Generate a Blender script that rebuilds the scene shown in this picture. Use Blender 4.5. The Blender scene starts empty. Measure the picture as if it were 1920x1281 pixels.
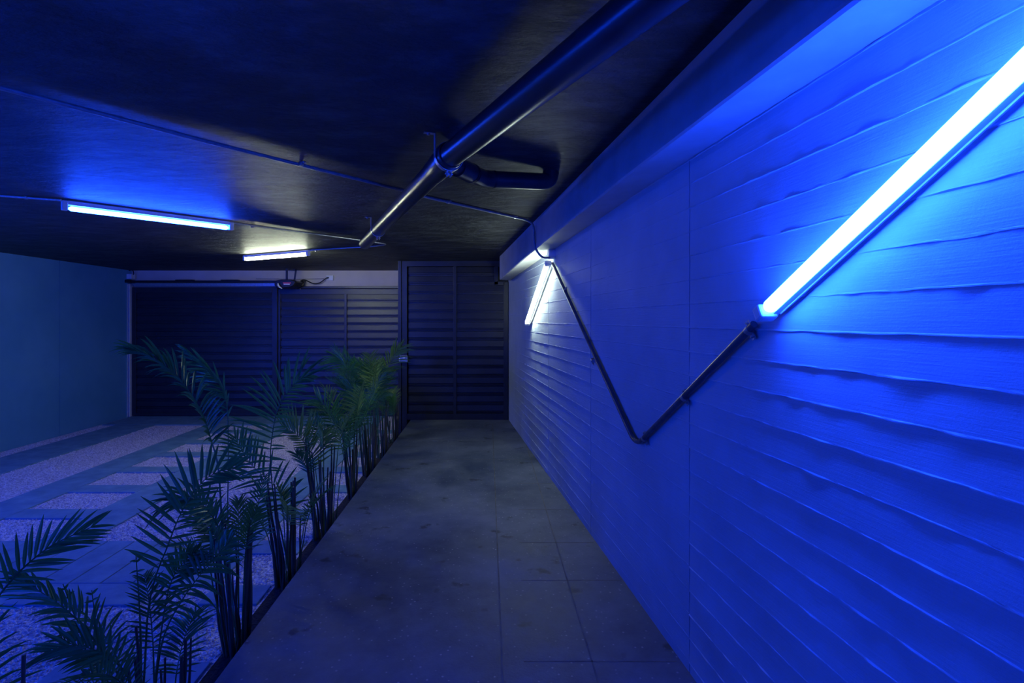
import bpy, math, random
from mathutils import Vector, Matrix, noise
random.seed(7)

# ------------------------------------------------------------------ camera, world, exposure
CAMH = 1.65
FPX = 1000.0
SC = bpy.context.scene
cam_d = bpy.data.cameras.new('camera')
cam = bpy.data.objects.new('camera', cam_d)
SC.collection.objects.link(cam)
cam.location = (0, 0, CAMH)
cam.rotation_euler = (math.radians(90), 0, 0)
cam_d.sensor_width = 36.0
cam_d.sensor_fit = 'HORIZONTAL'
cam_d.lens = FPX / 1920 * 36.0
cam_d.shift_y = -40.5 / 1920
cam_d.clip_start = 0.02
SC.camera = cam
SC.view_settings.view_transform = 'Standard'
SC.view_settings.look = 'None'
SC.view_settings.exposure = 0.0
SC.view_settings.gamma = 1.0
SC.view_settings.use_curve_mapping = False
world = bpy.data.worlds.new('night')
SC.world = world
world.use_nodes = True
world.node_tree.nodes['Background'].inputs[0].default_value = (0.05, 0.2, 1.0, 1)
world.node_tree.nodes['Background'].inputs[1].default_value = 0.05

BLUE = (1.15, 8.0, 150.0)
WHITE = (46.0, 56.0, 46.0)
WHITE_C = (84.0, 94.0, 70.0)
BLUE_L = (1.2, 22.0, 430.0)  # stronger blue for the added unseen lamps
BLUE_C = (1.2, 8.0, 145.0)          # the blue ceiling tube at left

# ------------------------------------------------------------------ pixel <-> place helpers
def P(x, y, Y):
    return Vector(((x - 960) / FPX * Y, Y, CAMH + (600 - y) / FPX * Y))
def PZ(x, y, z):                       # point at height z (relative to the eye) seen at x, y
    return P(x, y, z / (600 - y) * FPX)
WX, WK = 1.03, -0.14                   # right wall plane X = WX + WK*Y
def PW(x, y, off=0.0):                 # point on the right wall
    return P(x, y, FPX * (WX - off) / (x - 820))
CEIL = 2.5
RAISE = 0.209
def UX(u, Y): return u - 0.05 * Y      # driveway direction

# ------------------------------------------------------------------ materials
def mat(name, col, rough=0.6, metal=0.0, spec=0.5):
    m = bpy.data.materials.new(name); m.use_nodes = True
    b = m.node_tree.nodes['Principled BSDF']
    b.inputs['Base Color'].default_value = (*col, 1)
    b.inputs['Roughness'].default_value = rough
    b.inputs['Metallic'].default_value = metal
    b.inputs['Specular IOR Level'].default_value = spec
    return m
def N(m, t, **kw):
    n = m.node_tree.nodes.new(t)
    for k, v in kw.items():
        if k in n.inputs: n.inputs[k].default_value = v
        else: setattr(n, k, v)
    return n
def L(m, a, b): m.node_tree.links.new(a, b)
def texco(m, scale=(1, 1, 1), rot=(0, 0, 0)):
    tc = N(m, 'ShaderNodeTexCoord'); mp = N(m, 'ShaderNodeMapping')
    mp.inputs['Scale'].default_value = scale; mp.inputs['Rotation'].default_value = rot
    L(m, tc.outputs['Object'], mp.inputs['Vector']); return mp.outputs['Vector']
def noise_mix(m, c1, c2, scale, stretch=(1, 1, 1), detail=6, lo=0.35, hi=0.65, rot=(0, 0, 0), rough=0.6):
    v = texco(m, stretch, rot); n = N(m, 'ShaderNodeTexNoise', Scale=scale, Detail=detail, Roughness=rough)
    L(m, v, n.inputs['Vector'])
    r = N(m, 'ShaderNodeValToRGB'); r.color_ramp.elements[0].position = lo; r.color_ramp.elements[1].position = hi
    r.color_ramp.elements[0].color = (*c1, 1); r.color_ramp.elements[1].color = (*c2, 1)
    L(m, n.outputs['Fac'], r.inputs['Fac'])
    L(m, r.outputs['Color'], m.node_tree.nodes['Principled BSDF'].inputs['Base Color'])
    return n, r
def bump(m, scale, strength, dist=0.01, stretch=(1, 1, 1), detail=5, rot=(0, 0, 0), prev=None, kind='noise', rough=0.6):
    v = texco(m, stretch, rot)
    if kind == 'noise':
        n = N(m, 'ShaderNodeTexNoise', Scale=scale, Detail=detail, Roughness=rough); out = n.outputs['Fac']
    else:
        n = N(m, 'ShaderNodeTexVoronoi', Scale=scale); out = n.outputs['Distance']
    L(m, v, n.inputs['Vector'])
    b = N(m, 'ShaderNodeBump', Strength=strength, Distance=dist)
    L(m, out, b.inputs['Height'])
    if prev: L(m, prev.outputs['Normal'], b.inputs['Normal'])
    L(m, b.outputs['Normal'], m.node_tree.nodes['Principled BSDF'].inputs['Normal'])
    return b

M = {}
M['wall'] = mat('painted_board_concrete', (0.42, 0.43, 0.44), 0.62)
noise_mix(M['wall'], (0.38, 0.43, 0.48), (0.46, 0.51, 0.56), 2.2)
b0 = bump(M['wall'], 9, 0.35, 0.004, (1, 0.6, 14), 8, rough=0.7)
bump(M['wall'], 160, 0.25, 0.0015, (1, 1, 1), 3, prev=b0)
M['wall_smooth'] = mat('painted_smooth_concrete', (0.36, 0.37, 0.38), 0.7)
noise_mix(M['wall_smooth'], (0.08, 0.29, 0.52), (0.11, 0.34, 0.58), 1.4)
bump(M['wall_smooth'], 40, 0.2, 0.002)
M['beam'] = mat('painted_beam_concrete', (0.44, 0.44, 0.45), 0.6)
noise_mix(M['beam'], (0.38, 0.38, 0.39), (0.47, 0.47, 0.48), 5)
bump(M['beam'], 70, 0.35, 0.003, detail=8)
M['header'] = mat('beige_render', (0.42, 0.37, 0.33), 0.8)
noise_mix(M['header'], (0.6, 0.53, 0.47), (0.68, 0.6, 0.53), 3)
M['ceiling'] = mat('black_trowelled_plaster', (0.016, 0.017, 0.02), 0.48, spec=0.5)
n_, r_ = noise_mix(M['ceiling'], (0.002, 0.0025, 0.003), (0.065, 0.068, 0.072), 3.5, (1.0, 2.1, 1), 10, 0.47, 0.66, (0, 0, 0.45), 0.74)
b0 = bump(M['ceiling'], 4, 1.0, 0.10, (1.0, 2.1, 1), 10, (0, 0, 0.45), rough=0.7)
bump(M['ceiling'], 90, 0.45, 0.003, (1, 1, 1), 4, prev=b0)
M['walk'] = mat('worn_dark_concrete', (0.1, 0.1, 0.1), 0.6)
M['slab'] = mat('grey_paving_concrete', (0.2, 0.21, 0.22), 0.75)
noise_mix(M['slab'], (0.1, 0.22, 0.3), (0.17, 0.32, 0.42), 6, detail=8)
bump(M['slab'], 60, 0.35, 0.003)
M['gravel'] = mat('pink_gravel', (0.4, 0.3, 0.28), 0.8)
M['soil'] = mat('dark_soil', (0.025, 0.02, 0.016), 0.95)
noise_mix(M['soil'], (0.01, 0.008, 0.007), (0.05, 0.042, 0.035), 60)
bump(M['soil'], 70, 1.0, 0.02)
M['gate'] = mat('black_painted_steel', (0.022, 0.024, 0.03), 0.38, spec=0.5)
noise_mix(M['gate'], (0.018, 0.02, 0.026), (0.03, 0.032, 0.04), 3)
M['pipe'] = mat('black_pvc_pipe', (0.02, 0.021, 0.024), 0.3, spec=0.5)
noise_mix(M['pipe'], (0.015, 0.016, 0.02), (0.028, 0.029, 0.032), 8)
M['ring'] = mat('black_rubber_ring', (0.006, 0.006, 0.008), 0.6)
M['steel'] = mat('galvanised_steel', (0.5, 0.5, 0.52), 0.35, 0.8)
noise_mix(M['steel'], (0.4, 0.4, 0.42), (0.58, 0.58, 0.6), 40)
M['conduit'] = mat('backlit_dark_conduit', (0.09, 0.09, 0.1), 0.3)  # dark tone puts the backlit look into the conduit colour
noise_mix(M['conduit'], (0.07, 0.07, 0.08), (0.12, 0.12, 0.13), 30)
M['conduit_pale'] = mat('grey_painted_conduit', (0.3, 0.3, 0.3), 0.35)
noise_mix(M['conduit_pale'], (0.25, 0.25, 0.26), (0.36, 0.36, 0.37), 30)
M['batten'] = mat('white_batten', (0.7, 0.7, 0.72), 0.4)
noise_mix(M['batten'], (0.66, 0.66, 0.68), (0.74, 0.74, 0.76), 10)
M['black'] = mat('black_plastic', (0.012, 0.012, 0.014), 0.35)
noise_mix(M['black'], (0.01, 0.01, 0.012), (0.018, 0.018, 0.02), 10)
M['white'] = mat('white_plastic', (0.75, 0.75, 0.75), 0.4)
noise_mix(M['white'], (0.7, 0.7, 0.7), (0.8, 0.8, 0.8), 12)
M['pink'] = mat('pink_print', (0.7, 0.08, 0.2), 0.5)
M['leaf'] = mat('palm_leaf', (0.05, 0.12, 0.035), 0.33, spec=0.7)
noise_mix(M['leaf'], (0.035, 0.16, 0.05), (0.1, 0.31, 0.09), 5)
M['leaf_yellow'] = mat('young_palm_leaf', (0.11, 0.16, 0.04), 0.42)
noise_mix(M['leaf_yellow'], (0.09, 0.22, 0.05), (0.22, 0.34, 0.09), 6)
M['cane'] = mat('palm_cane', (0.07, 0.075, 0.035), 0.5)
noise_mix(M['cane'], (0.035, 0.04, 0.02), (0.12, 0.105, 0.06), 12, (1, 1, 0.3))

for k_, c_ in (('leaf', (0.05, 0.2, 0.04, 1)), ('leaf_yellow', (0.14, 0.28, 0.06, 1))):   # light also passes through the leaves
    m_ = M[k_]; nt_ = m_.node_tree; tr_ = nt_.nodes.new('ShaderNodeBsdfTranslucent'); tr_.inputs['Color'].default_value = c_
    mx_ = nt_.nodes.new('ShaderNodeMixShader'); mx_.inputs[0].default_value = 0.4
    nt_.links.new(nt_.nodes['Principled BSDF'].outputs[0], mx_.inputs[1]); nt_.links.new(tr_.outputs[0], mx_.inputs[2])
    nt_.links.new(mx_.outputs[0], nt_.nodes['Material Output'].inputs['Surface'])

def build_walk_mat():
    m = M['walk']; nt = m.node_tree; bs = nt.nodes['Principled BSDF']
    v = texco(m); n1 = N(m, 'ShaderNodeTexNoise', Scale=1.6, Detail=8, Roughness=0.65); L(m, v, n1.inputs['Vector'])
    r1 = N(m, 'ShaderNodeValToRGB'); e = r1.color_ramp.elements
    e[0].position = 0.36; e[0].color = (0.032, 0.05, 0.09, 1); e[1].position = 0.66; e[1].color = (0.16, 0.18, 0.21, 1)
    L(m, n1.outputs['Fac'], r1.inputs['Fac'])
    # dark spots
    n2 = N(m, 'ShaderNodeTexNoise', Scale=7.0, Detail=4); L(m, v, n2.inputs['Vector'])
    r2 = N(m, 'ShaderNodeValToRGB'); e = r2.color_ramp.elements
    e[0].position = 0.28; e[0].color = (0.35, 0.35, 0.35, 1); e[1].position = 0.36; e[1].color = (1, 1, 1, 1)
    L(m, n2.outputs['Fac'], r2.inputs['Fac'])
    mx = N(m, 'ShaderNodeMix', data_type='RGBA', blend_type='MULTIPLY'); mx.inputs['Factor'].default_value = 1
    L(m, r1.outputs['Color'], mx.inputs[6]); L(m, r2.outputs['Color'], mx.inputs[7])
    # pale grains
    vo = N(m, 'ShaderNodeTexVoronoi', Scale=26.0); L(m, v, vo.inputs['Vector'])
    r3 = N(m, 'ShaderNodeValToRGB'); e = r3.color_ramp.elements
    e[0].position = 0.08; e[0].color = (1, 1, 1, 1); e[1].position = 0.16; e[1].color = (0, 0, 0, 1)
    L(m, vo.outputs['Distance'], r3.inputs['Fac'])
    n4 = N(m, 'ShaderNodeTexNoise', Scale=3.0, Detail=2); L(m, v, n4.inputs['Vector'])
    mu = N(m, 'ShaderNodeMath', operation='MULTIPLY'); L(m, r3.outputs['Color'], mu.inputs[0]); L(m, n4.outputs['Fac'], mu.inputs[1])
    mx2 = N(m, 'ShaderNodeMix', data_type='RGBA'); L(m, mu.outputs[0], mx2.inputs['Factor'])
    L(m, mx.outputs[2], mx2.inputs[6]); mx2.inputs[7].default_value = (0.42, 0.42, 0.4, 1)
    L(m, mx2.outputs[2], bs.inputs['Base Color'])
    rr = N(m, 'ShaderNodeMapRange'); rr.inputs['To Min'].default_value = 0.42; rr.inputs['To Max'].default_value = 0.8
    L(m, n1.outputs['Fac'], rr.inputs['Value']); L(m, rr.outputs[0], bs.inputs['Roughness'])
    b0 = bump(m, 4, 0.3, 0.01, detail=6); bump(m, 90, 0.35, 0.003, prev=b0)
build_walk_mat()
def build_gravel_mat():
    m = M['gravel']; bs = m.node_tree.nodes['Principled BSDF']
    v = texco(m); vo = N(m, 'ShaderNodeTexVoronoi', Scale=85.0); L(m, v, vo.inputs['Vector'])
    sx = N(m, 'ShaderNodeSeparateColor'); L(m, vo.outputs['Color'], sx.inputs[0])
    r = N(m, 'ShaderNodeValToRGB'); e = r.color_ramp.elements
    e[0].position = 0.0; e[0].color = (0.4, 0.35, 0.35, 1); e[1].position = 1.0; e[1].color = (0.95, 0.86, 0.86, 1)
    L(m, sx.outputs[0], r.inputs['Fac']); L(m, r.outputs['Color'], bs.inputs['Base Color'])
    b = N(m, 'ShaderNodeBump', Strength=0.55, Distance=0.012); b.invert = True
    L(m, vo.outputs['Distance'], b.inputs['Height']); L(m, b.outputs['Normal'], bs.inputs['Normal'])
build_gravel_mat()

def emit(name, col):
    m = bpy.data.materials.new(name); m.use_nodes = True; nt = m.node_tree
    nt.nodes.clear(); o = nt.nodes.new('ShaderNodeOutputMaterial'); e = nt.nodes.new('ShaderNodeEmission')
    mx = max(col); e.inputs[0].default_value = (col[0] / mx, col[1] / mx, col[2] / mx, 1); e.inputs[1].default_value = mx
    nt.links.new(e.outputs[0], o.inputs[0]); return m
M['glow_blue'] = emit('blue_tube_glow', BLUE)
M['glow_blue_added'] = emit('added_blue_tube_glow', BLUE_L)
M['glow_blue_ceiling'] = emit('blue_ceiling_tube_glow', BLUE_C)
M['glow_white_ceiling'] = emit('white_ceiling_tube_glow', WHITE_C)
M['glow_white'] = emit('white_tube_glow', WHITE)

# ------------------------------------------------------------------ mesh helpers
class MB:
    def __init__(s): s.v = []; s.f = []
    def add(s, vs, fs):
        o = len(s.v); s.v += [tuple(p) for p in vs]; s.f += [tuple(i + o for i in f) for f in fs]
    def box(s, x0, x1, y0, y1, z0, z1):
        s.add([(x0, y0, z0), (x1, y0, z0), (x1, y1, z0), (x0, y1, z0), (x0, y0, z1), (x1, y0, z1), (x1, y1, z1), (x0, y1, z1)],
              [(0, 3, 2, 1), (4, 5, 6, 7), (0, 1, 5, 4), (1, 2, 6, 5), (2, 3, 7, 6), (3, 0, 4, 7)])
    def hexa(s, q, n):              # quad q extruded by vector n
        q = [Vector(p) for p in q]; r = [p + n for p in q]
        s.add(q + r, [(3, 2, 1, 0), (4, 5, 6, 7), (0, 1, 5, 4), (1, 2, 6, 5), (2, 3, 7, 6), (3, 0, 4, 7)])
    def bar(s, a, b, w, h, up):     # rectangular bar a->b, w across, h along up
        a = Vector(a); b = Vector(b); t = (b - a).normalized(); up = Vector(up)
        sd = t.cross(up).normalized(); u = sd.cross(t).normalized()
        q = [a + sd * i * w / 2 + u * j * h / 2 for i, j in ((-1, -1), (1, -1), (1, 1), (-1, 1))]
        s.hexa(q, b - a)
    def tube(s, pts, r, n=12, cap=True, r1=None):
        pts = [Vector(p) for p in pts]; k = len(pts); rings = []
        t = (pts[1] - pts[0]).normalized()
        u = t.orthogonal().normalized()
        for i, p in enumerate(pts):
            if i == 0: t2 = (pts[1] - pts[0])
            elif i == k - 1: t2 = pts[-1] - pts[-2]
            else: t2 = (pts[i + 1] - pts[i]).normalized() + (pts[i] - pts[i - 1]).normalized()
            t2.normalize(); u = (u - t2 * u.dot(t2)).normalized(); w = t2.cross(u)
            rr = r if r1 is None else r + (r1 - r) * i / (k - 1)
            if isinstance(r, (list, tuple)): rr = r[i]
            rings.append([p + (u * math.cos(2 * math.pi * j / n) + w * math.sin(2 * math.pi * j / n)) * rr for j in range(n)])
        vs = [q for g in rings for q in g]; fs = []
        for i in range(k - 1):
            for j in range(n):
                fs.append((i * n + j, i * n + (j + 1) % n, (i + 1) * n + (j + 1) % n, (i + 1) * n + j))
        if cap: fs += [tuple(range(n - 1, -1, -1)), tuple((k - 1) * n + j for j in range(n))]
        s.add(vs, fs)
    def build(s, name, m, parent=None, smooth=False, bevel=0, angle=40):
        me = bpy.data.meshes.new(name); me.from_pydata(s.v, [], s.f); me.validate(); me.update()
        o = bpy.data.objects.new(name, me); SC.collection.objects.link(o)
        me.materials.append(m)
        if smooth:
            for p in me.polygons: p.use_smooth = True
            try:
                me.set_sharp_from_angle(angle=math.radians(angle))
            except Exception: pass
        if parent: o.parent = parent; o.matrix_parent_inverse = parent.matrix_world.inverted()
        if bevel:
            b = o.modifiers.new('bevel', 'BEVEL'); b.width = bevel; b.segments = 2
        return o
def thing(name, loc, label, cat, group=None, kind=None):
    o = bpy.data.objects.new(name, None); SC.collection.objects.link(o); o.location = loc
    o.empty_display_size = 0.05
    bpy.context.view_layer.update()
    return tag(o, label, cat, group, kind)
def tag(o, label=None, cat=None, group=None, kind=None):
    if label: o['label'] = label
    if cat: o['category'] = cat
    if group: o['group'] = group
    if kind: o['kind'] = kind
    return o
def structure(o): o['kind'] = 'structure'; return o
def smooth_path(pts, r=0.06, n=5):   # rounds the corners of a polyline
    pts = [Vector(p) for p in pts]; out = [pts[0]]
    for i in range(1, len(pts) - 1):
        a, b, c = pts[i - 1], pts[i], pts[i + 1]
        d1 = min(r, (a - b).length / 2.1); d2 = min(r, (c - b).length / 2.1)
        p0 = b + (a - b).normalized() * d1; p2 = b + (c - b).normalized() * d2
        for k in range(n + 1):
            t = k / n; out.append(p0 * (1 - t) ** 2 + b * 2 * t * (1 - t) + p2 * t * t)
    out.append(pts[-1]); return out

# ------------------------------------------------------------------ room shell
YB, YF = -2.6, 9.2
def right_wall():
    z0b = CAMH + 0.0646; pitch = 0.0975
    joints = [-0.52, 0.83, 2.177, 3.575, 4.93, 6.25]
    amps = [1, 1, 1, 0.3, 0.55, 0.8, 0.5]
    fr = [0.0, 0.025, 0.05, 0.09, 0.4, 0.93, 0.985]
    zs = []
    k = math.floor((0.0 - z0b) / pitch)
    while True:
        done = False
        for f in fr:
            z = z0b + (k + f) * pitch
            if z < 0: continue
            if z > 2.5: done = True; break
            zs.append((z, k, f))
        if done: break
        k += 1
    zs = [(0.0, zs[0][1], 0.5)] + zs + [(2.5, k, 0.5)]
    ys = []; y = YB
    while y < 7.74:
        ys.append(y); y += 0.08 if y < 0.4 else 0.014 if y < 2.3 else 0.035 if y < 5 else 0.07
    ys.append(7.74)
    for j in joints[1:]: ys += [j - 0.004, j - 0.0025, j + 0.0025, j + 0.004]
    ys = sorted(set(round(a, 4) for a in ys))
    def d(Y, z, k, f):
        p = sum(1 for j in joints if Y > j); a = amps[p]
        rnd = noise.noise(Vector((k * 7.31 + p * 3.7, 1.3, 2.7)))            # per board and panel
        slow = noise.noise(Vector((Y * 1.7, k * 5.17, p * 9.0)))
        jag = noise.noise(Vector((Y * 14, k * 3.33, 4.0))); jag2 = noise.noise(Vector((Y * 45, k * 2.1, 8.0)))
        low = 1.25 if z < 1.62 else 0.7
        step = (0.0030 * low + 0.0013 * rnd + 0.0010 * slow) * a
        step = max(step, 0.0)
        h = step * (1 - f) ** 1.2 + 0.0012 * rnd * a
        if f < 0.03: h += max(0, (jag + 0.12)) * 0.0055 * a + jag2 * 0.0016 * a + 0.0006 * a
        elif f > 0.97: h += max(0, jag2) * 0.001 * a
        for j in joints:
            if abs(Y - j) < 0.003: h -= 0.006
        return h
    mb = MB(); nv = len(zs)
    jz = {}
    for Y in ys:
        for (z, k, f) in zs:
            zz = z
            if f < 0.05: zz += 0.0035 * noise.noise(Vector((Y * 13, k * 1.7, 0)))
            mb.v.append((WX + WK * Y - d(Y, z, k, f), Y, min(max(zz, 0), 2.5)))
    for i in range(len(ys) - 1):
        for j in range(nv - 1):
            a = i * nv + j; mb.f.append((a, a + 1, a + nv + 1, a + nv))
    o = len(mb.v)
    for Y in (YB, 7.74):
        mb.v += [(WX + WK * Y + 0.2, Y, 0), (WX + WK * Y + 0.2, Y, 2.5)]
    e = (len(ys) - 1) * nv
    mb.f += [(o, o + 2, o + 3, o + 1), tuple(list(range(0, nv)) + [o + 1, o]), tuple(list(range(e + nv - 1, e - 1, -1)) + [o + 2, o + 3])]
    structure(mb.build('wall_right', M['wall']))
right_wall()

mb = MB()   # left wall with shallow panel joints
ys = sorted([YB, 9.4] + sum([[j - .006, j - .004, j + .004, j + .006] for j in (7.64, 6.29, 4.94, 3.59, 2.24)], []))
for Y in ys:
    g = 0.008 if any(abs(Y - j) < .005 for j in (7.64, 6.29, 4.94, 3.59, 2.24)) else 0
    for z in (-0.1, 2.5): mb.v.append((UX(-6.10, Y) - g, Y, z)); mb.v.append((UX(-6.30, Y), Y, z))
for i in range(len(ys) - 1):
    a = i * 4; mb.f += [(a, a + 4, a + 6, a + 2), (a + 1, a + 3, a + 7, a + 5)]
structure(mb.build('wall_left', M['wall_smooth']))

mb = MB(); mb.box(-6.9, 1.6, YB, 9.5, CEIL, CEIL + 0.2)
structure(mb.build('ceiling', M['ceiling']))
mb = MB(); mb.box(-6.9, 1.6, YB, 9.5, -0.3, -0.06)
structure(mb.build('floor', M['soil']))
mb = MB()   # header above the gate, short return beside the door
mb.box(-6.62, -1.53, 9.2, 9.4, CAMH + (600 - 541) * .0092, CEIL)
mb.box(-6.62, -1.53, 9.3, 9.45, -0.06, CAMH + (600 - 541) * .0092)
mb.box(-1.60, -1.53, 7.76, 9.4, -0.06, CEIL)
structure(mb.build('wall_back', M['header']))
mb = MB(); mb.box(-1.53, 0.3, 7.85, 8.0, 0, CEIL)
structure(mb.build('wall_behind_door', M['gate']))
mb = MB(); mb.box(-6.8, 1.6, YB - 0.2, YB, -0.1, CEIL)
structure(mb.build('wall_rear', M['wall_smooth']))

def beam():
    st = [(YB, YB, .635, .66), (0.5, 0.5, .635, .66), (2.4, 2.4, .635, .66), (4.2, 4.3, .612, .632), (7.15, 7.6, .537, .564)]
    mb = MB()
    for (yl, yr, zl, zr) in st:
        xl = 0.836 + WK * yl; xr = WX + WK * yr + 0.03
        # arris slightly rounded at the lower left corner
        mb.v += [(xl, yl, CEIL), (xl, yl, CAMH + zl + .008), (xl + .006, yl, CAMH + zl), (xr, yr, CAMH + zr), (xr, yr, CEIL)]
    for i in range(len(st) - 1):
        for j in range(4):
            a = i * 5 + j; mb.f.append((a, a + 1, a + 6, a + 5))
    mb.f += [(4, 3, 2, 1, 0), tuple(20 + q for q in range(5))]
    structure(mb.build('ceiling_beam', M['beam']))
beam()

# walkway: raised path along the right wall
def walkway():
    mb = MB(); ye = 7.72
    e = lambda Y: UX(-1.076, Y)
    ny = 60; nx = 10
    # top surface as tiles with hairline joints at their real positions
    for i in range(ny + 1):
        Y = YB + (ye - YB) * i / ny
        for j in range(nx + 1):
            t = j / nx; x0 = e(Y); x1 = WX + WK * Y + .02
            mb.v.append((x0 + (x1 - x0) * t, Y, RAISE))
    for i in range(ny):
        for j in range(nx):
            a = i * (nx + 1) + j; mb.f.append((a, a + 1, a + nx + 2, a + nx + 1))
    o = len(mb.v)
    for i in range(ny + 1):
        Y = YB + (ye - YB) * i / ny; mb.v.append((e(Y), Y, -0.08))
    for i in range(ny): mb.f.append((o + i, o + i + 1 if False else i * (nx + 1), (i + 1) * (nx + 1), o + i + 1))
    w = structure(mb.build('walkway', M['walk']))
    j = MB()
    for (ya) in (1.1, 1.75, 2.25, 2.95, 3.45, 4.05, 4.7, 5.5, 6.4, 7.1):
        xa = 0.05 if ya < 5 else -1.0
        a = (ya - 0.004, ya + 0.004)
        x1 = WX + WK * ya - 0.02
        j.box(UX(xa, ya) if ya > 5 else xa, x1, a[0], a[1], RAISE - 0.004, RAISE + 0.0007)
    for xs in (-0.02, 0.36):
        j.hexa([(xs + 0.05 - .004, 0.6, RAISE - .004), (xs + .05 + .004, 0.6, RAISE - .004), (xs + .05 + .004 - .05 * 6, 7.4, RAISE - .004), (xs + .05 - .004 - .05 * 6, 7.4, RAISE - .004)], Vector((0, 0, .0047)))
    return w, j
w, jn = walkway()
M['joint'] = mat('cement_joint', (0.13, 0.13, 0.125), 0.8); noise_mix(M['joint'], (0.09, 0.09, 0.09), (0.17, 0.165, 0.155), 9)
jn.build('tile_joint', M['joint'], w)

# driveway: paving strips standing proud of the gravel
GZ = -0.014
PAV = []
def slab(u0, u1, y0, y1, nm='paving_strip'):
    mb = MB(); 
    q = [(UX(u0, y0), y0, -0.05), (UX(u1, y0), y0, -0.05), (UX(u1, y1), y1, -0.05), (UX(u0, y1), y1, -0.05)]
    mb.hexa(q, Vector((0, 0, 0.05)))
    o = mb.build(nm, M['slab'], bevel=0.004); structure(o); PAV.append((u0, u1, y0, y1)); return o
slab(-6.04, -1.72, 8.40, 9.20)                       # in front of the gate
slab(-5.82, -5.20, YB, 8.39)                       # along the left wall
slab(-4.39, -4.01, 3.99, 8.39)
slab(-3.35, -2.97, 3.99, 8.39)
slab(-2.03, -1.68, 3.32, 8.39)
for k in range(-1, 7):
    y1 = 3.99 + 0.67 * k; y0 = y1 - 0.22
    if k >= 1: slab(-4.005, -3.355, y0, y1)
    slab(-1.675, -1.33, y0, y1)
for q in range(7):                                   # plank field
    u0 = -4.2 + 0.2 * q if q < 0 else -3.41 + 0.2 * q
    slab(u0, u0 + 0.192, 3.345, 3.985)
slab(-4.39, -3.415, 3.345, 3.985)
for a, b in ((-4.39, -3.0), (-2.995, -2.03)): slab(a, b, 3.09, 3.34)
slab(-2.04, -1.68, 2.62, 3.315) if False else None
for q in range(4): slab(-2.04 + 0.18 * q, -2.04 + 0.18 * q + 0.175, 1.7, 2.575)
slab(-2.04, -1.33, 1.0, 1.69)

mb = MB(); mb.add([(UX(-6.095, YB), YB, GZ), (UX(-1.31, YB), YB, GZ), (UX(-1.31, 9.3), 9.3, GZ), (UX(-6.095, 9.3), 9.3, GZ),
                   (UX(-6.095, YB), YB, -.06), (UX(-1.31, YB), YB, -.06), (UX(-1.31, 9.3), 9.3, -.06), (UX(-6.095, 9.3), 9.3, -.06)],
                  [(0, 1, 2, 3), (4, 7, 6, 5), (0, 4, 5, 1), (1, 5, 6, 2), (2, 6, 7, 3), (3, 7, 4, 0)])
def in_slab(u, Y): return any(a - .004 < u < b + .004 and c - .004 < Y < d + .004 for a, b, c, d in PAV)
cnt = 0
while cnt < 30000:
    Y = 1.9 + 6.4 * random.random() ** 1.7; u = random.uniform(-6.03, -1.32)
    if in_slab(u, Y): continue
    x = UX(u, Y)
    if abs(x) > Y * 1.0 + 0.1: continue
    cnt += 1
    r = random.uniform(0.004, 0.0085) * (1 + 0.12 * Y / 3); c = Vector((x, Y, GZ + r * 0.35)); rz = random.uniform(0, 3.14)
    vs = []
    for k in range(4):
        a = rz + k * math.pi / 2 + random.uniform(-.3, .3); q = r * random.uniform(.8, 1.4)
        vs.append(c + Vector((math.cos(a) * q, math.sin(a) * q, random.uniform(-.3, .3) * r)))
    vs.append(c + Vector((random.uniform(-.4, .4) * r, random.uniform(-.4, .4) * r, r * random.uniform(.5, .9)))); 
    mb.add(vs, [(0, 1, 4), (1, 2, 4), (2, 3, 4), (3, 0, 4)])
g = mb.build('gravel', M['gravel'])
tag(g, 'pinkish grey gravel filling the gaps between the concrete paving strips', 'gravel', kind='stuff')
mb = MB(); q = [(UX(-1.31, YB), YB, -.06), (UX(-1.07, YB), YB, -.06), (UX(-1.07, 7.75), 7.75, -.06), (UX(-1.31, 7.75), 7.75, -.06)]
mb.hexa(q, Vector((0, 0, 0.05)))
structure(mb.build('planting_bed', M['soil']))

# ------------------------------------------------------------------ louvred steel gate and door
def louvres(mb, x0, x1, z0, z1, Y, pitch=0.133):
    # section repeated downwards: flat blade, groove, thin lip, deep groove
    prof = [(0.0, 0.004), (0.60, -0.004), (0.61, 0.016), (0.68, 0.016), (0.685, -0.008), (0.785, -0.006), (0.79, 0.022), (0.97, 0.022), (0.99, 0.006)]
    z = z1; pts = []
    while z > z0:
        for f, d in prof:
            zz = z - f * pitch
            if zz <= z0: break
            pts.append((Y + d, zz))
        z -= pitch
    pts.append((Y + 0.004, z0))
    o = len(mb.v)
    for (y, zz) in pts: mb.v += [(x0, y, zz), (x1, y, zz)]
    for i in range(len(pts) - 1):
        a = o + 2 * i; mb.f.append((a, a + 2, a + 3, a + 1))
    mb.box(x0, x1, Y + 0.026, Y + 0.034, z0, z1)
GY = 9.14
def gx(x, Y=GY): return (x - 960) / FPX * Y
def gz(y, Y=GY): return CAMH + (600 - y) / FPX * Y
gate = thing('driveway_gate', (gx(500), GY, 0), 'wide black louvred steel driveway gate under the beige wall strip', 'gate')
def part(name, parent, m, fn, **k):
    mb = MB(); fn(mb); return mb.build(name, M[m], parent, **k)
zb = gz(779.5)
part('louvre_panel', gate, 'gate', lambda m: louvres(m, gx(256), gx(512), zb + .05, gz(549), GY + .0))
part('louvre_panel', gate, 'gate', lambda m: louvres(m, gx(524), gx(645), zb + .05, gz(552), GY + .03))
part('louvre_panel', gate, 'gate', lambda m: louvres(m, gx(650), gx(762), zb + .05, gz(552), GY + .03))
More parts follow.
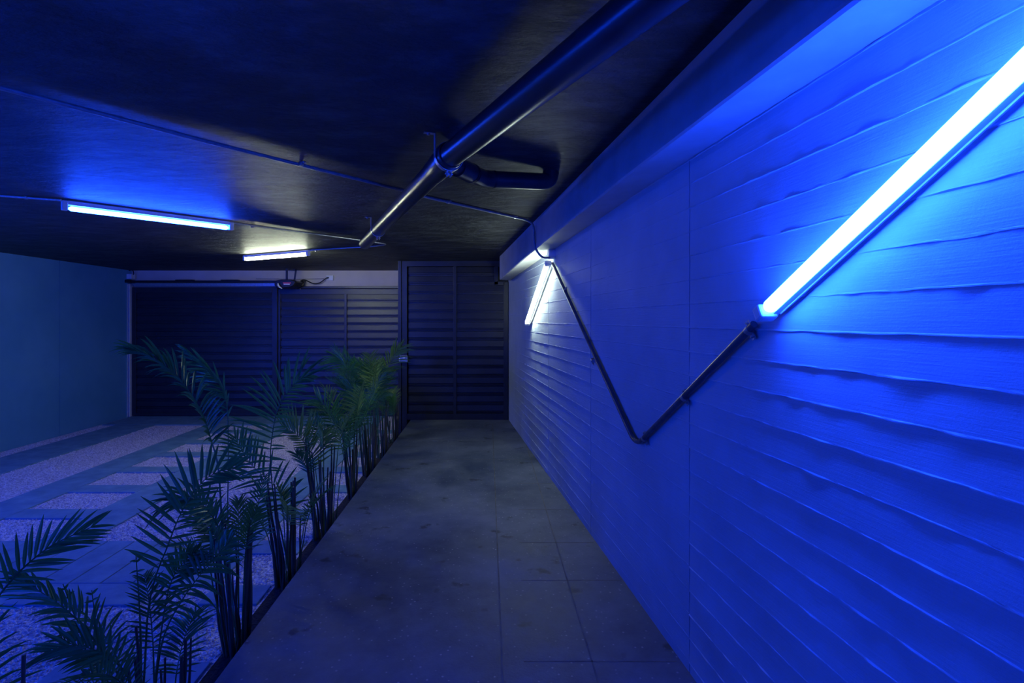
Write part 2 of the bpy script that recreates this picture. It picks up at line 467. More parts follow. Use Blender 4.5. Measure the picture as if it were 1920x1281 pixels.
def fr1(m):
    m.box(gx(249), gx(256), GY - .02, GY + .04, zb, gz(539)); m.box(gx(511), gx(520.5), GY - .02, GY + .04, zb, gz(539))
    m.box(gx(256), gx(511), GY - .02, GY + .04, gz(549), gz(539)); m.box(gx(256), gx(511), GY - .02, GY + .04, zb, zb + .05)
part('gate_frame', gate, 'gate', fr1, bevel=.003)
def fr2(m):
    m.box(gx(521), gx(525), GY + .01, GY + .07, zb, gz(542)); m.box(gx(525), gx(763), GY + .01, GY + .07, gz(552), gz(542))
    m.box(gx(525), gx(763), GY + .01, GY + .07, zb, zb + .05)
part('gate_frame', gate, 'gate', fr2, bevel=.003)
part('mullion', gate, 'gate', lambda m: m.box(gx(645), gx(650), GY + .005, GY + .05, zb, gz(550)), bevel=.003)

track = thing('gate_track', (gx(400), GY - .05, gz(534)), 'long steel sliding track across the top of the driveway gate', 'track')
part('rail', track, 'steel', lambda m: m.box(gx(257), gx(523), GY - .09, GY - .05, gz(537.5), gz(531.5)), bevel=.003)
part('rail', track, 'gate', lambda m: m.box(gx(520), gx(760), GY - .05, GY - .01, gz(541), gz(537)), bevel=.003)
part('shadow_strip', track, 'black', lambda m: m.box(gx(256), gx(523), GY - .12, GY - .02, gz(530.5), gz(527)))  # black strip put in for the shadow line above the rail
for xa in (337, 421): part('roller_bracket', track, 'black', lambda m: m.box(gx(xa), gx(xa + 32), GY - .125, GY - .05, gz(528), gz(525.5)), bevel=.002)

post = thing('gate_guide_post', (gx(244), GY - .02, 0), 'thin pale vertical guide rail at the left end of the driveway gate', 'post')
part('channel', post, 'batten', lambda m: (m.box(gx(242), gx(243.6), GY - .06, GY + .04, 0, gz(533)), m.box(gx(245.8), gx(247.6), GY - .06, GY + .04, 0, gz(533)), m.box(gx(242), gx(247.6), GY + .03, GY + .05, 0, gz(533))))
part('foot_plate', post, 'black', lambda m: m.box(gx(242), gx(252), GY - .12, GY + .02, gz(531), gz(525.5)), bevel=.004)
jb = thing('junction_box', (gx(247), GY, gz(523)), 'small pale junction box in the corner above the gate guide rail', 'junction box')
part('box_body', jb, 'white', lambda m: m.box(gx(242.5), gx(252), GY - .07, GY + .02, gz(523.5), gz(514.5)), bevel=.004)
part('cable', jb, 'black', lambda m: m.tube(smooth_path([(gx(252.5), GY - .03, gz(516)), (gx(253), GY - .03, gz(510)), (gx(250), GY - .03, gz(506)), (gx(245), GY - .04, CEIL - .01)], .05), .008, 8))

# pedestrian door
DY = 7.70
dx = lambda x: gx(x, DY); dz = lambda y: gz(y, DY)
door = bpy.data.objects.new('door_1', None); SC.collection.objects.link(door); door.location = (dx(855), DY, RAISE); structure(door)
bpy.context.view_layer.update()
door['label'] = 'tall black louvred steel door at the end of the walkway'
def f(m):
    m.box(dx(747), dx(753), DY - .03, DY + .05, -.06, CEIL)
    m.box(dx(754), dx(763.5), DY - .02, DY + .05, -.06, CEIL)
    m.box(dx(763), dx(937), DY - .02, DY + .05, dz(500), CEIL)
    m.box(dx(927), dx(934), DY - .02, DY + .05, dz(534), dz(500))
    m.box(dx(927), dx(946), DY - .02, DY + .05, dz(535), dz(528))
    m.box(dx(944), dx(953), DY - .02, DY + .05, RAISE, dz(529))
    m.box(dx(763), dx(944), DY - .015, DY + .05, RAISE, RAISE + .09)
part('door_frame', door, 'gate', f, bevel=.003)
part('louvre_panel', door, 'gate', lambda m: louvres(m, dx(766), dx(850), RAISE + .09, dz(501), DY))
part('louvre_panel', door, 'gate', lambda m: (louvres(m, dx(856), dx(944), RAISE + .09, dz(535.3), DY), louvres(m, dx(856), dx(927), dz(535.2), dz(501), DY)))
part('mullion', door, 'gate', lambda m: m.box(dx(850), dx(856), DY - .02, DY + .03, RAISE + .09, dz(500)), bevel=.003)
lock = part('lock_box', door, 'steel', lambda m: m.box(dx(751.5), dx(766), DY - .075, DY - .02, dz(678.5), dz(666.5)), bevel=.006)
mb = MB(); mb.tube([(dx(759.5), DY - .09, dz(670)), (dx(759.5), DY - .07, dz(670))], .016, 14); mb.tube([(dx(762), DY - .082, dz(673)), (dx(762), DY - .07, dz(673))], .008, 10)
mb.build('lock_cylinder', M['white'], lock, True)
part('latch_bolt', door, 'white', lambda m: m.box(dx(749.6), dx(752), DY - .065, DY - .03, dz(677), dz(671)), bevel=.003)

# ------------------------------------------------------------------ gate opener, socket, cables
OY = 8.85
ox = lambda x: gx(x, OY); oz = lambda y: gz(y, OY)
op = thing('gate_opener', (ox(545), OY, oz(530)), 'black motorised gate opener hanging from two straps beside the white socket', 'gate opener')
def body(m):
    prof = [(520.5, 536), (521, 530), (524, 527), (533, 525.4), (553, 525.6), (560, 528), (561.5, 530), (557, 537), (552, 539), (536, 541.5), (528, 542)]
    a = [Vector((ox(x), OY - .12, oz(y))) for x, y in prof]; c = sum(a, Vector()) / len(a); n = len(a)
    ring0 = [c + (p - c) * .9 + Vector((0, -.02, 0)) for p in a]; ring3 = [c + (p - c) * .92 + Vector((0, .3, 0)) for p in a]
    ring2 = [p + Vector((0, .27, 0)) for p in a]
    vs = ring0 + a + ring2 + ring3; fs = [tuple(range(n)), tuple(3 * n + n - 1 - i for i in range(n))]
    for k in range(3):
        for i in range(n): fs.append((k * n + i, (k + 1) * n + i, (k + 1) * n + (i + 1) % n, k * n + (i + 1) % n))
    m.add(vs, fs)
hous = part('housing', op, 'black', body, bevel=.004)
part('lamp_lens', hous, 'white', lambda m: m.tube([P(521.2, 531, OY - .17), P(521.6, 535, OY - .17), P(524, 538.4, OY - .17), P(529, 541.3, OY - .17)], [.008, .014, .014, .006], 10), smooth=True)
part('label_plate', hous, 'white', lambda m: m.box(ox(538.8), ox(550), OY - .146, OY - .141, oz(535), oz(533.4)))
part('label_plate', hous, 'pink', lambda m: m.box(ox(537.6), ox(552), OY - .146, OY - .141, oz(532.9), oz(530.9)))
part('hanging_strap', op, 'gate', lambda m: (m.box(ox(538.5), ox(542.3), OY - .06, OY - .05, oz(527), CEIL), m.box(ox(538.5), ox(542.3), OY - .06, OY + .02, CEIL - .004, CEIL)))
part('hanging_strap', op, 'gate', lambda m: (m.bar((ox(549.5), OY + .05, oz(527)), (ox(553), OY + .05, CEIL), .03, .006, (0, 1, 0)), m.bar((ox(542), OY + .05, CEIL - .005), (ox(554), OY + .05, CEIL - .012), .03, .006, (0, 1, 0))))
part('drive_rail', op, 'gate', lambda m: m.box(ox(541), ox(547), OY + .17, GY - .06, oz(536), oz(531)), bevel=.003)

sk = thing('wall_socket', (gx(619, 9.2), 9.2, gz(521, 9.2)), 'white power socket box on the beige strip above the gate', 'socket')
part('socket_box', sk, 'white', lambda m: m.box(gx(613.3, 9.2), gx(626, 9.2), 9.155, 9.2, gz(526, 9.2), gz(516.8, 9.2)), bevel=.003)
part('plug', sk, 'black', lambda m: m.box(gx(614.5, 9.2), gx(618.5, 9.2), 9.135, 9.158, gz(522, 9.2), gz(520, 9.2)), bevel=.002)
cb = MB(); cb.tube(smooth_path([(gx(x, 9.1), 9.1, gz(y, 9.1)) for x, y in ((615, 521), (611, 522), (606, 526), (600, 530.5), (591, 532.5), (584, 531), (574, 525.5), (568, 524.8), (563, 527), (562, 533), (563, 544))], .06, 4), .009, 8)
cb.tube(smooth_path([(gx(x, 9.08), 9.08, gz(y, 9.08)) for x, y in ((562, 530), (566, 527), (571, 529), (570, 536), (565, 538), (563, 533), (569, 530), (573, 528))], .04, 4), .012, 8)
tag(cb.build('power_cable', M['black'], smooth=True), 'black power cable looping from the gate opener to the white socket', 'cable')
cb = MB(); cb.tube([(gx(480, 9.19), 9.19, gz(523, 9.19)), (gx(560, 9.19), 9.192, gz(523.4, 9.19)), (gx(611, 9.19), 9.19, gz(522.8, 9.19))], .0035, 6)
tag(cb.build('thin_cable', M['black']), 'thin straight dark wire stapled along the beige strip', 'cable')

# ------------------------------------------------------------------ tube lights
def tube_light(a, b, away, glow, label, group, tr=0.017, gap=.037, bw=.034):
    """a,b: ends of the tube axis; away: unit vector from tube to the surface it is mounted on"""
    a = Vector(a); b = Vector(b); away = Vector(away).normalized(); t = (b - a).normalized()
    root = thing('tube_light', (a + b) / 2 + away * .05, label, 'tube light', group)
    sd = t.cross(away).normalized()
    bt = MB(); bt.bar(a - t * .035 + away * gap, b + t * .035 + away * gap, bw, .026 if gap > .03 else .02, away)
    # sloping shoulders of the batten
    for s in (-1, 1):
        g1 = gap + .009
        q = [a + away * g1 + sd * s * bw * .5, a + away * g1 + sd * s * (bw * .5 + .004), a + away * (g1 + .004) + sd * s * (bw * .5 + .004), a + away * (g1 + .004) + sd * s * bw * .5]
        bt.hexa(q, b - a)
    bt.build('batten', M['batten'], root)
    for e, d in ((a, -1), (b, 1)):
        c = MB(); c.bar(e + t * d * .004 + away * (gap - .021), e + t * d * .040 + away * (gap - .021), .044, .066 if gap > .03 else .056, away)
        c.build('end_cap', M['batten'], root, bevel=.006)
    g = MB(); n = 9; pts = []; rr = []
    for k in range(4): pts.append(a + t * (.0 + .006 * k)); rr.append(tr * math.sin(math.pi / 2 * (k + 1) / 4))
    for k in range(1, 16): pts.append(a + (b - a) * k / 16); rr.append(tr)
    for k in range(4): pts.append(b - t * (.006 * (3 - k))); rr.append(tr * math.sin(math.pi / 2 * (4 - k) / 4))
    g.tube(pts, rr, 16); g.build('tube', M[glow], root, True)
    return root
wn = Vector((1, -WK, 0)).normalized()
A = PW(1438, 580, .060); B1 = PW(1920, 119, .060); B = A + (B1 - A).normalized() * 1.2
tube_light(A, B, wn, 'glow_blue', tr=.02, gap=.028, bw=.026, label='large glowing blue tube light slanting up the near end of the right wall', group='tube lights on the right wall')
A2 = PW(1025, 497, .06); B2 = PW(988, 604, .06)
tube_light(A2, B2, wn, 'glow_white', tr=.019, gap=.028, bw=.026, label='warm white tube light slanting down the far end of the right wall', group='tube lights on the right wall')
up = Vector((0, 0, 1))
CA, CB_ = PZ(128.5, 391, .787), PZ(428, 427.5, .787)
tube_light(CA, CB_, up, 'glow_blue_ceiling', 'blue glowing tube light mounted on the black ceiling at left', 'tube lights on the ceiling')
DA, DB = PZ(461.5, 486.4, .787), PZ(575, 477.6, .787)
tube_light(DA, DB, up, 'glow_white_ceiling', 'white glowing tube light on the ceiling above the gate opener', 'tube lights on the ceiling')

# unseen blue lamps added on left wall and ceiling to lift the dim areas
xl_ = lambda Y, o: UX(-6.10, Y) + o
tube_light((xl_(2.6, .075), 2.6, 1.25), (xl_(3.65, .075), 3.65, 1.85), (-1, -.05, 0), 'glow_blue_added', 'added unseen blue tube light slanting on the left wall', 'added tube lights on the left wall')

tube_light((-3.5, -.35, CAMH + .787), (-2.6, .3, CAMH + .787), up, 'glow_blue_added', 'added unseen blue tube light on the ceiling behind the viewpoint', 'tube lights on the ceiling')
tube_light((xl_(-.6, .075), -.6, 1.85), (xl_(.5, .075), .5, 1.25), (-1, -.05, 0), 'glow_blue_added', 'added unseen blue tube light on the left wall behind the viewpoint', 'added tube lights on the left wall')

# ------------------------------------------------------------------ conduits
def conduit(pts, r, label, clips=(), nrm=up, mt='conduit'):
    c0 = Vector(pts[len(pts) // 2]); root = thing('conduit', c0, label, 'conduit', None)
    m = MB(); m.tube(smooth_path(pts, .09, 6), r, 12); m.build('pipe_run', M[mt], root, True)
    for (p, d) in clips:
        p = Vector(p); d = Vector(d).normalized(); nn = Vector(nrm).normalized(); s = d.cross(nn).normalized()
        k = MB(); k.tube([p - d * .009, p + d * .009], r + .0025, 14)
        for q in (-1, 1):
            k.bar(p + s * q * (r + .001) - nn * 0 + nn * (r * .6), p + s * q * (r + .022) + nn * (r * .6), .018, .003, nn)
            k.tube([p + s * q * (r + .013) + nn * (r * .6), p + s * q * (r + .013) - nn * (r * .6 * .3)], .0035, 8)
        k.build('pipe_clip', M['steel'], root, True)
    return root
CZ = .838
c1 = [PZ(-260, 96, CZ), PZ(0, 164, CZ), PZ(400, 268.5, CZ), PZ(755, 357, CZ), PZ(800, 370, CZ), PZ(990, 413, CZ)]
p_ = c1[-1]; xf = .836 + WK * p_.y
c1 += [Vector((xf - .02, p_.y + .03, CAMH + .80)), Vector((xf - .022, p_.y + .05, CAMH + .62)), PW(1016, 484, .15), PW(1030, 483, .06)]
def mid(a, b, t): return Vector(a).lerp(Vector(b), t)
conduit(c1, .0095, 'long thin conduit crossing the black ceiling under the big drain pipe to the right wall',
        [(PZ(565, 307, CZ), c1[3] - c1[2]), (mid(c1[4], c1[5], .18), c1[5] - c1[4]), (mid(c1[4], c1[5], .84), c1[5] - c1[4])], mt='conduit_pale')
q1 = CA - (CB_ - CA).normalized() * .04; q2 = CB_ + (CB_ - CA).normalized() * .04
conduit([PZ(-300, 342, CZ), PZ(0, 367, CZ), Vector((q1.x, q1.y, CAMH + CZ))], .0085, 'pale thin conduit running to the left end of the blue ceiling light',
        [(PZ(49, 371, CZ), Vector((1, .75, 0)))], mt='steel')
q3 = DB + (DB - DA).normalized() * .04
conduit([Vector((q2.x, q2.y, CAMH + CZ)), PZ(670, 449.5, CZ), PZ(728, 458, CZ), PZ(700, 462, CZ), Vector((q3.x, q3.y, CAMH + CZ))], .0085,
        'hairpin conduit joining the two ceiling lights behind the drain pipe end', [(PZ(473, 425, CZ), Vector((1, .9, 0))), (PZ(592, 470.5, CZ), Vector((1, -.3, 0)))], mt='steel')
w0 = PW(1036, 494, .022); w1 = PW(1190, 832, .018); w2 = PW(1200, 832, .018); w3 = PW(1414, 608, .022)
conduit([w0, PW(1193, 836, .02), w3], .0125, 'dark blue V shaped conduit bent between the two wall lights',
        [(PW(1112, 676, .02), w1 - w0), (PW(1208, 822, .02), w3 - w2), (PW(1283, 745, .02), w3 - w2), (PW(1404, 619, .02), w3 - w2), (PW(1060, 545, .02), w1 - w0)], nrm=wn)
rb = thing('junction_box', PW(1037, 481, 0), 'round blue lit junction box at the top of the white wall light', 'junction box')
pc = PW(1040, 476, 0)
part('box_body', rb, 'batten', lambda m: m.tube([pc - wn * .06, pc - wn * .056, pc + wn * .002], [.043, .047, .047], 28), smooth=True)
part('cover_screw', rb, 'steel', lambda m: m.tube([pc - wn * .06 + up * .03, pc - wn * .054 + up * .03], .006, 8))

# ------------------------------------------------------------------ big drain pipe with branch
dp = thing('drain_pipe', P(845, 293, 2.443), 'large black drain pipe slung diagonally under the ceiling with a side branch', 'pipe')
Pn = PZ(1215, 0, .75); Pc = PZ(845, 291, .75); Pe = PZ(684, 457, .75)
dn = (Pn - Pc).normalized(); de = (Pe - Pc).normalized()
Pn2 = Pc + dn * 2.35
R = .055
part('main_pipe', dp, 'pipe', lambda m: m.tube([Pc, Pn2], R, 40), smooth=True)
part('far_pipe', dp, 'pipe', lambda m: m.tube([Pc + de * .1, Pe, Pe + de * .01], [R, R, R - .004], 40), smooth=True)
part('wye_fitting', dp, 'pipe', lambda m: m.tube([Pc - de * .02, Pc + de * .015, Pc + de * .17, Pc + de * .2, Pc + de * .29, Pc + de * .292], [R, R + .008, R + .008, R + .004, R + .004, R], 40), smooth=True)
# branch
bs = Pc + de * .10; be = PZ(908, 336, .765)
b2 = PZ(1030, 341, .79)
br = MB(); br.tube([bs, be], .042, 32); br.build('branch_stub', M['pipe'], dp, True)
dbr = (be - bs).normalized(); lbr = (be - bs).length
part('branch_collar', dp, 'pipe', lambda m: m.tube([bs + dbr * (lbr * .28), bs + dbr * (lbr * .62)], .049, 32), smooth=True)
part('seal_ring', dp, 'ring', lambda m: m.tube([bs + dbr * (lbr * .62), bs + dbr * (lbr * .66)], .051, 32), smooth=True)
path = smooth_path([bs + dbr * (lbr * .7), be, b2, Vector((b2.x + .01, b2.y, CEIL))], .07, 8)
part('branch_elbow', dp, 'pipe', lambda m: m.tube(path, .046, 32), smooth=True)
part('seal_ring', dp, 'ring', lambda m: m.tube([be + (b2 - be).normalized() * .05, be + (b2 - be).normalized() * .06], .048, 32), smooth=True)
part('seal_ring', dp, 'ring', lambda m: m.tube([Pc + dn * .0, Pc + dn * .014], R + .004, 40), smooth=True)
def clamp(c, d, r, hw):
    c = Vector(c); d = Vector(d).normalized()
    root = thing('pipe_clamp', (c.x, c.y, CEIL), *hw)
    s = d.cross(up).normalized(); u = s.cross(d)
    m = MB(); n = 36; w = .014; vs = []; 
    for k in range(n):
        a = 2 * math.pi * k / n
        for (rr, dd) in ((r, -w), (r, w), (r + .003, w), (r + .003, -w)):
            vs.append(c + (s * math.cos(a) + u * math.sin(a)) * rr + d * dd)
    fs = []
    for k in range(n):
        for j in range(4):
            fs.append((k * 4 + j, k * 4 + (j + 1) % 4, ((k + 1) % n) * 4 + (j + 1) % 4, ((k + 1) % n) * 4 + j))
    m.add(vs, fs); ring = m.build('ring_strap', M['steel'], root, True)
    lug = MB(); lc = c - u * (r + .012)
    lug.bar(lc - s * .008 + u * .012, lc - s * .008 - u * .016, .026, .003, s); lug.bar(lc + s * .008 + u * .012, lc + s * .008 - u * .016, .026, .003, s)
    lug.tube([lc - s * .018 - u * .002, lc + s * .018 - u * .002], .005, 10); lug.build('bolt_lug', M['steel'], ring)
    for off in (-1, 1):
        hb = MB(); p0 = c + s * off * (r + .002)
        top = Vector((p0.x, p0.y, CEIL))
        hb.bar(p0 - Vector((0, 0, .01)), top, .026, .004, s); e2 = top + s * off * .05
        hb.bar(top - Vector((0, 0, .002)), e2 - Vector((0, 0, .002)), .026, .004, up)
        hb.tube([top + s * off * .03 - up * .012, top + s * off * .03 - up * .002], .007, 6)
        hb.build('hanger_bracket', M['steel'], root)
clamp(Pc + de * .03, de, R + .009, ('steel pipe clamp hanging the drain pipe beside its branch', 'pipe clamp', 'pipe clamps on the drain pipe'))
Pf = Pc + de * ((PZ(708, 431, .75) - Pc).length)
clamp(Pf, de, R + .001, ('smaller looking steel pipe clamp near the far end of the drain pipe', 'pipe clamp', 'pipe clamps on the drain pipe'))

# ------------------------------------------------------------------ palms
def catmull(pts, n):
    p = [pts[0] * 2 - pts[1]] + pts + [pts[-1] * 2 - pts[-2]]; out = []
    segs = len(pts) - 1
    for i in range(n + 1):
        t = i / n * segs; k = min(int(t), segs - 1); f = t - k
        a, b, c, d = p[k], p[k + 1], p[k + 2], p[k + 3]
        out.append(0.5 * ((2 * b) + (c - a) * f + (2 * a - 5 * b + 4 * c - d) * f * f + (3 * b - a - 3 * c + d) * f ** 3))
    return out
def frond(pts, parent, facing, rng, ll=0.2, nl=22, t0=0.3, roll=0, vee=25, sides=(1, 1), droop=0.06, a0=72, a1=22, width=.0105, rad=.0042, m='leaf'):
    cur = catmull([Vector(p) for p in pts], 26); mb = MB(); n = len(cur)
    mb.tube(cur, rad, 6, True, rad * .25)
    for i in range(nl):
        t = t0 + (1 - t0) * (i + .3) / nl; fi = t * (n - 1); k = min(int(fi), n - 2); f = fi - k
        for side in (0, 1):
            if sides[side] <= 0: continue
            ff = min(max(f + rng.uniform(-.25, .25), 0), 1)
            p = cur[k].lerp(cur[k + 1], ff); T = (cur[k + 1] - cur[k]).normalized()
            F = Vector(facing); F = (F - T * F.dot(T)).normalized()
            S = T.cross(F).normalized()
            cr, sr = math.cos(math.radians(roll)), math.sin(math.radians(roll))
            F, S = F * cr + S * sr, S * cr - F * sr
            sg = 1 if side else -1
            tt = (t - t0) / (1 - t0); al = math.radians(a0 + (a1 - a0) * tt + rng.uniform(-5, 5))
            ve = math.radians(vee + rng.uniform(-7, 7))
            W = (S * sg * math.cos(ve) + F * math.sin(ve)).normalized()
            D = (T * math.cos(al) + W * math.sin(al)).normalized()
            ln = ll * sides[side] * (0.45 + 0.75 * math.sin(math.pi * (0.12 + 0.80 * tt)) ** .8) * rng.uniform(.88, 1.08)
            if tt > .9: ln *= .85
            dr = droop * rng.uniform(.5, 1.5)
            Wn = D.cross(F.cross(D)).normalized() if False else None
            cross = D.cross(F).normalized(); vs = []; fs = []
            for j, (s_, w_) in enumerate(((0, .35), (.18, .9), (.42, 1.0), (.7, .75), (.88, .4), (1, .04))):
                c = p + D * ln * s_ + Vector((0, 0, -1)) * dr * s_ * s_ * ln / .2
                wv = cross * width * .72 * w_ * (ln / .2) ** .3
                fold = F * width * w_ * .35
                vs += [c - wv + fold, c, c + wv + fold]
                if j:
                    b = 3 * j; fs += [(b - 3, b - 2, b + 1, b), (b - 2, b - 1, b + 2, b + 1)]
            mb.add(vs, fs)
    return mb.build('frond', M[m], parent, True)
def cane(p, top, r, parent):
    p = Vector(p); top = Vector(top); c = catmull([p, p.lerp(top, .35) + Vector((random.uniform(-.015, .015), random.uniform(-.015, .015), 0)), p.lerp(top, .7), top], 12)
    m = MB(); rr = [r * (1 - .55 * i / 12) * (1.12 if i % 3 == 0 else 1) for i in range(13)]
    m.tube(c, rr, 8); return m.build('cane', M['cane'], parent, True)
CAMV = Vector((0, 0, CAMH))
def toward(p): return (CAMV - Vector(p)).normalized()
def palm(x, Y, label, seed, nf, hts, canes=7, ch=(.4, .75), spread=.09, heroes=(), ll=.17, lenr=(.6, .95), side=None, nl=20):
    rng = random.Random(seed); base = Vector((x, Y, -0.01))
    root = thing('areca_palm', base, label, 'palm', 'areca palms along the walkway edge')
    for k in range(canes):
        a = rng.uniform(0, 6.28); r = spread * math.sqrt(rng.random())
        p = base + Vector((r * math.cos(a) * .75, r * math.sin(a) * 1.1, 0)); h = rng.uniform(*ch)
        cane(p, p + Vector((math.cos(a) * h * .07 - .02, math.sin(a) * h * .07, h)), rng.uniform(.007, .013), root)
    for k in range(nf):
        a = 2 * math.pi * (k + rng.uniform(-.35, .35)) / nf
        if side: a = side[0] + (side[1] - side[0]) * (k + rng.random()) / nf
        r = spread * .7; p = base + Vector((r * math.cos(a), r * math.sin(a), 0)); h = rng.uniform(*hts)
        d = Vector((math.cos(a), math.sin(a), 0)); Ln = rng.uniform(*lenr); lean = rng.uniform(.18, .75)
        pts = [p, p + Vector((0, 0, h * .5)) + d * .02, p + Vector((0, 0, h * .95)) + d * .05]
        q = pts[-1].copy(); el = math.radians(rng.uniform(72, 84))
        for s in range(5):
            q = q + (d * math.cos(el) + up * math.sin(el)) * Ln / 5; pts.append(q.copy()); el -= lean * .42
        F = (up * .55 - d * .9)
        tot = h + Ln
        frond(pts, root, F, rng, ll=ll * rng.uniform(.8, 1.15), nl=nl, t0=.45, roll=rng.uniform(-40, 40), vee=rng.uniform(15, 40), droop=rng.uniform(.02, .08), m='leaf_yellow' if rng.random() < .3 else 'leaf', width=.0075)
    for h in heroes:
        px, kw = h[0], dict(h[1]); pts = [P(*q) for q in px]; fc = toward(pts[len(pts) // 2])
        frond(pts, root, fc, rng, **kw)
    return root
def base_at(Y): return UX(-1.235, Y)
# front plant whose frond enters at the left edge
palm(base_at(1.35), 1.35, 'nearest palm, only its single frond reaching in at the left edge', 3, 4, (.3, .5), 5, ll=.16, lenr=(.4, .6), side=(2.6, 4.2),
     heroes=[([(-110, 1420, 1.38), (-60, 1230, 1.40), (-25, 1150, 1.42), (23, 1087, 1.45), (67, 1045, 1.48), (110, 1016, 1.52), (178, 986, 1.56)], dict(ll=.10, nl=17, t0=.35, roll=-15, vee=20, a0=62, a1=18, width=.0085, droop=.02))])
palm(base_at(2.02), 2.02, 'low spreading palm at the front with a fan of long dark leaflets', 11, 6, (.15, .3), 12, ll=.11, lenr=(.3, .5), side=(1.2, 5.2), spread=.12, ch=(.2, .5),
     heroes=[
      ([(262, 1400, 2.02), (272, 1240, 2.03), (277, 1153, 2.04), (290, 1087, 2.05), (312, 1030, 2.06), (338, 965, 2.08), (369, 916, 2.12), (400, 889, 2.18), (446, 876, 2.25)], dict(ll=.165, nl=21, t0=.42, roll=0, vee=10, a0=68, a1=30, width=.0105, sides=(1, .62), droop=.02)),
      ([(255, 1400, 2.0), (235, 1290, 1.98), (213, 1253, 1.96), (187, 1213, 1.94), (147, 1165, 1.92), (110, 1133, 1.90), (67, 1104, 1.89), (30, 1079, 1.88)], dict(ll=.12, nl=22, t0=.3, roll=35, vee=15, a0=50, a1=15, sides=(1, .8), droop=.05)),
      ([(280, 1400, 2.05), (296, 1250, 2.08), (312, 1180, 2.12), (345, 1120, 2.16), (378, 1075, 2.2), (408, 1040, 2.24), (436, 1010, 2.28)], dict(ll=.13, nl=20, t0=.38, roll=-20, vee=25, a0=75, a1=30, droop=.09)),
      ([(250, 1400, 2.0), (245, 1290, 1.95), (225, 1250, 1.9), (190, 1225, 1.86), (140, 1210, 1.84), (90, 1222, 1.82)], dict(ll=.12, nl=16, t0=.3, roll=20, vee=20, a0=55, a1=20, droop=.03)),
      ([(275, 1400, 2.05), (290, 1280, 2.1), (303, 1180, 2.15), (318, 1100, 2.18), (340, 1060, 2.2), (372, 1030, 2.22)], dict(ll=.11, nl=18, t0=.45, roll=10, vee=15, a0=60, a1=25)),
      ([(240, 1400, 2.0), (180, 1240, 1.98), (165, 1180, 1.97), (143, 1160, 1.96), (118, 1095, 1.95)], dict(ll=.03, nl=2, t0=.9, rad=.006)),
      ([(250, 1400, 2.0), (200, 1240, 1.98), (182, 1180, 1.97), (172, 1107, 1.97)], dict(ll=.03, nl=2, t0=.9, rad=.005)),
      ([(262, 1400, 2.0), (264, 1240, 2.0), (262, 1150, 2.0), (255, 1042, 2.0)], dict(ll=.03, nl=2, t0=.9, rad=.006)),
     ])
palm(base_at(2.67), 2.67, 'tallest palm, its long frond arching left across the dark gate', 23, 7, (.3, .5), 15, ll=.12, lenr=(.25, .45), side=(.9, 5.6),
     heroes=[
      ([(440, 1225, 2.66), (425, 1100, 2.7), (416, 980, 2.74), (410.6, 888, 2.78), (404, 852, 2.8), (395, 823, 2.8), (384.6, 790, 2.8), (366, 752, 2.8), (336.7, 711, 2.8), (307.5, 686, 2.78), (276, 667, 2.76), (238, 656, 2.74)], dict(ll=.2, nl=32, t0=.42, roll=42, vee=38, a0=54, a1=12, width=.0115, sides=(.72, 1.05), droop=.09, rad=.0055)),
      ([(445, 1225, 2.7), (432, 1080, 2.85), (427, 960, 2.95), (428, 886, 3.0), (428, 820, 3.02), (426, 765, 3.03), (416, 728, 3.05), (395, 700, 3.06), (372, 678, 3.07), (354, 659, 3.08)], dict(ll=.18, nl=28, t0=.52, roll=-42, vee=35, a0=50, a1=10, sides=(.7, 1.0), droop=.06, width=.0105)),
      ([(450, 1225, 2.64), (430, 1120, 2.6), (416, 1010, 2.56), (392, 960, 2.5), (360, 935, 2.46), (318, 940, 2.42)], dict(ll=.15, nl=18, t0=.4, roll=30, vee=25, a0=55, a1=20, droop=.08)),
     ])
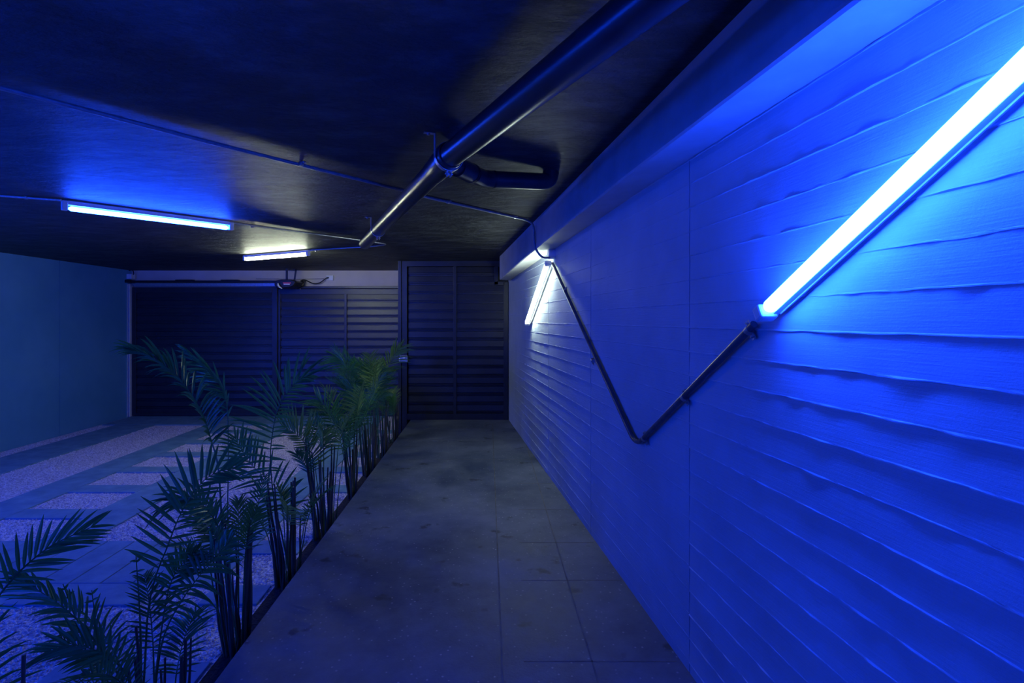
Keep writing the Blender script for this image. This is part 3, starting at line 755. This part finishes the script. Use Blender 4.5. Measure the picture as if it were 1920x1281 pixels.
palm(base_at(3.36), 3.36, 'palm with one upright feather frond curling right at its tip', 35, 6, (.25, .45), 12, ll=.12, lenr=(.2, .4),
     heroes=[
      ([(545, 1090, 3.34), (530, 1010, 3.34), (516, 950, 3.34), (509.5, 900, 3.34), (507, 850, 3.34), (513, 800, 3.34), (522, 765, 3.34), (540, 735, 3.35), (560, 713, 3.36), (582, 704, 3.38)], dict(ll=.235, nl=28, t0=.36, roll=-18, vee=8, a0=88, a1=14, width=.0105, sides=(1.15, .45), droop=.05, rad=.0052)),
      ([(540, 1090, 3.36), (545, 1000, 3.4), (530, 930, 3.44), (470, 870, 3.5), (440, 820, 3.5)], dict(ll=.2, nl=20, t0=.4, roll=10, vee=20, droop=.04)),
     ])
palm(base_at(4.10), 4.10, 'palm leaning left with one short curled frond and bare dark canes', 47, 6, (.45, .7), 18, ll=.13, lenr=(.2, .4), spread=.11,
     heroes=[
      ([(605, 1010, 4.1), (598, 940, 4.1), (593, 892, 4.1), (586, 855, 4.1), (572, 832, 4.1), (553, 812, 4.1), (533, 803, 4.12)], dict(ll=.2, nl=22, t0=.4, roll=0, vee=15, a0=70, a1=30, sides=(.4, 1.1), droop=.0, m='leaf_yellow')),
     ])
palm(base_at(4.98), 4.98, 'slender palm with a single narrow stalk bundle and wide crown', 53, 12, (.42, .6), 10, ll=.18, lenr=(.4, .7), spread=.05, side=(.9, 5.6),
     heroes=[
      ([(655, 935, 4.98), (648, 880, 4.98), (640, 835, 4.98), (628, 795, 4.95), (612, 765, 4.9), (592, 745, 4.9)], dict(ll=.24, nl=18, t0=.35, roll=10, vee=20, a0=65, a1=25, droop=.05)),
     ])
palm(base_at(5.75), 5.75, 'dense bushy palm in the middle of the far row', 61, 13, (.5, .8), 18, ll=.2, lenr=(.4, .7), spread=.12, side=(1.5, 5.4))
palm(base_at(6.45), 6.45, 'tall bright tipped palm just left of the door lock', 73, 11, (.6, .85), 14, ll=.2, lenr=(.4, .65), spread=.1, side=(1.5, 4.9),
     heroes=[
      ([(712, 850, 6.45), (708, 790, 6.45), (712, 740, 6.45), (722, 700, 6.4), (738, 668, 6.4), (752, 650, 6.4)], dict(ll=.26, nl=20, t0=.4, roll=0, vee=30, a0=50, a1=20, m='leaf_yellow')),
      ([(710, 850, 6.45), (695, 780, 6.45), (680, 720, 6.4), (655, 685, 6.4), (625, 668, 6.4)], dict(ll=.26, nl=20, t0=.4, roll=0, vee=30, a0=60, a1=20)),
     ])
palm(base_at(7.2), 7.2, 'small sparse palm at the far end against the door post', 83, 7, (.3, .5), 10, ll=.13, lenr=(.25, .45), spread=.08, side=(1.5, 5.0))
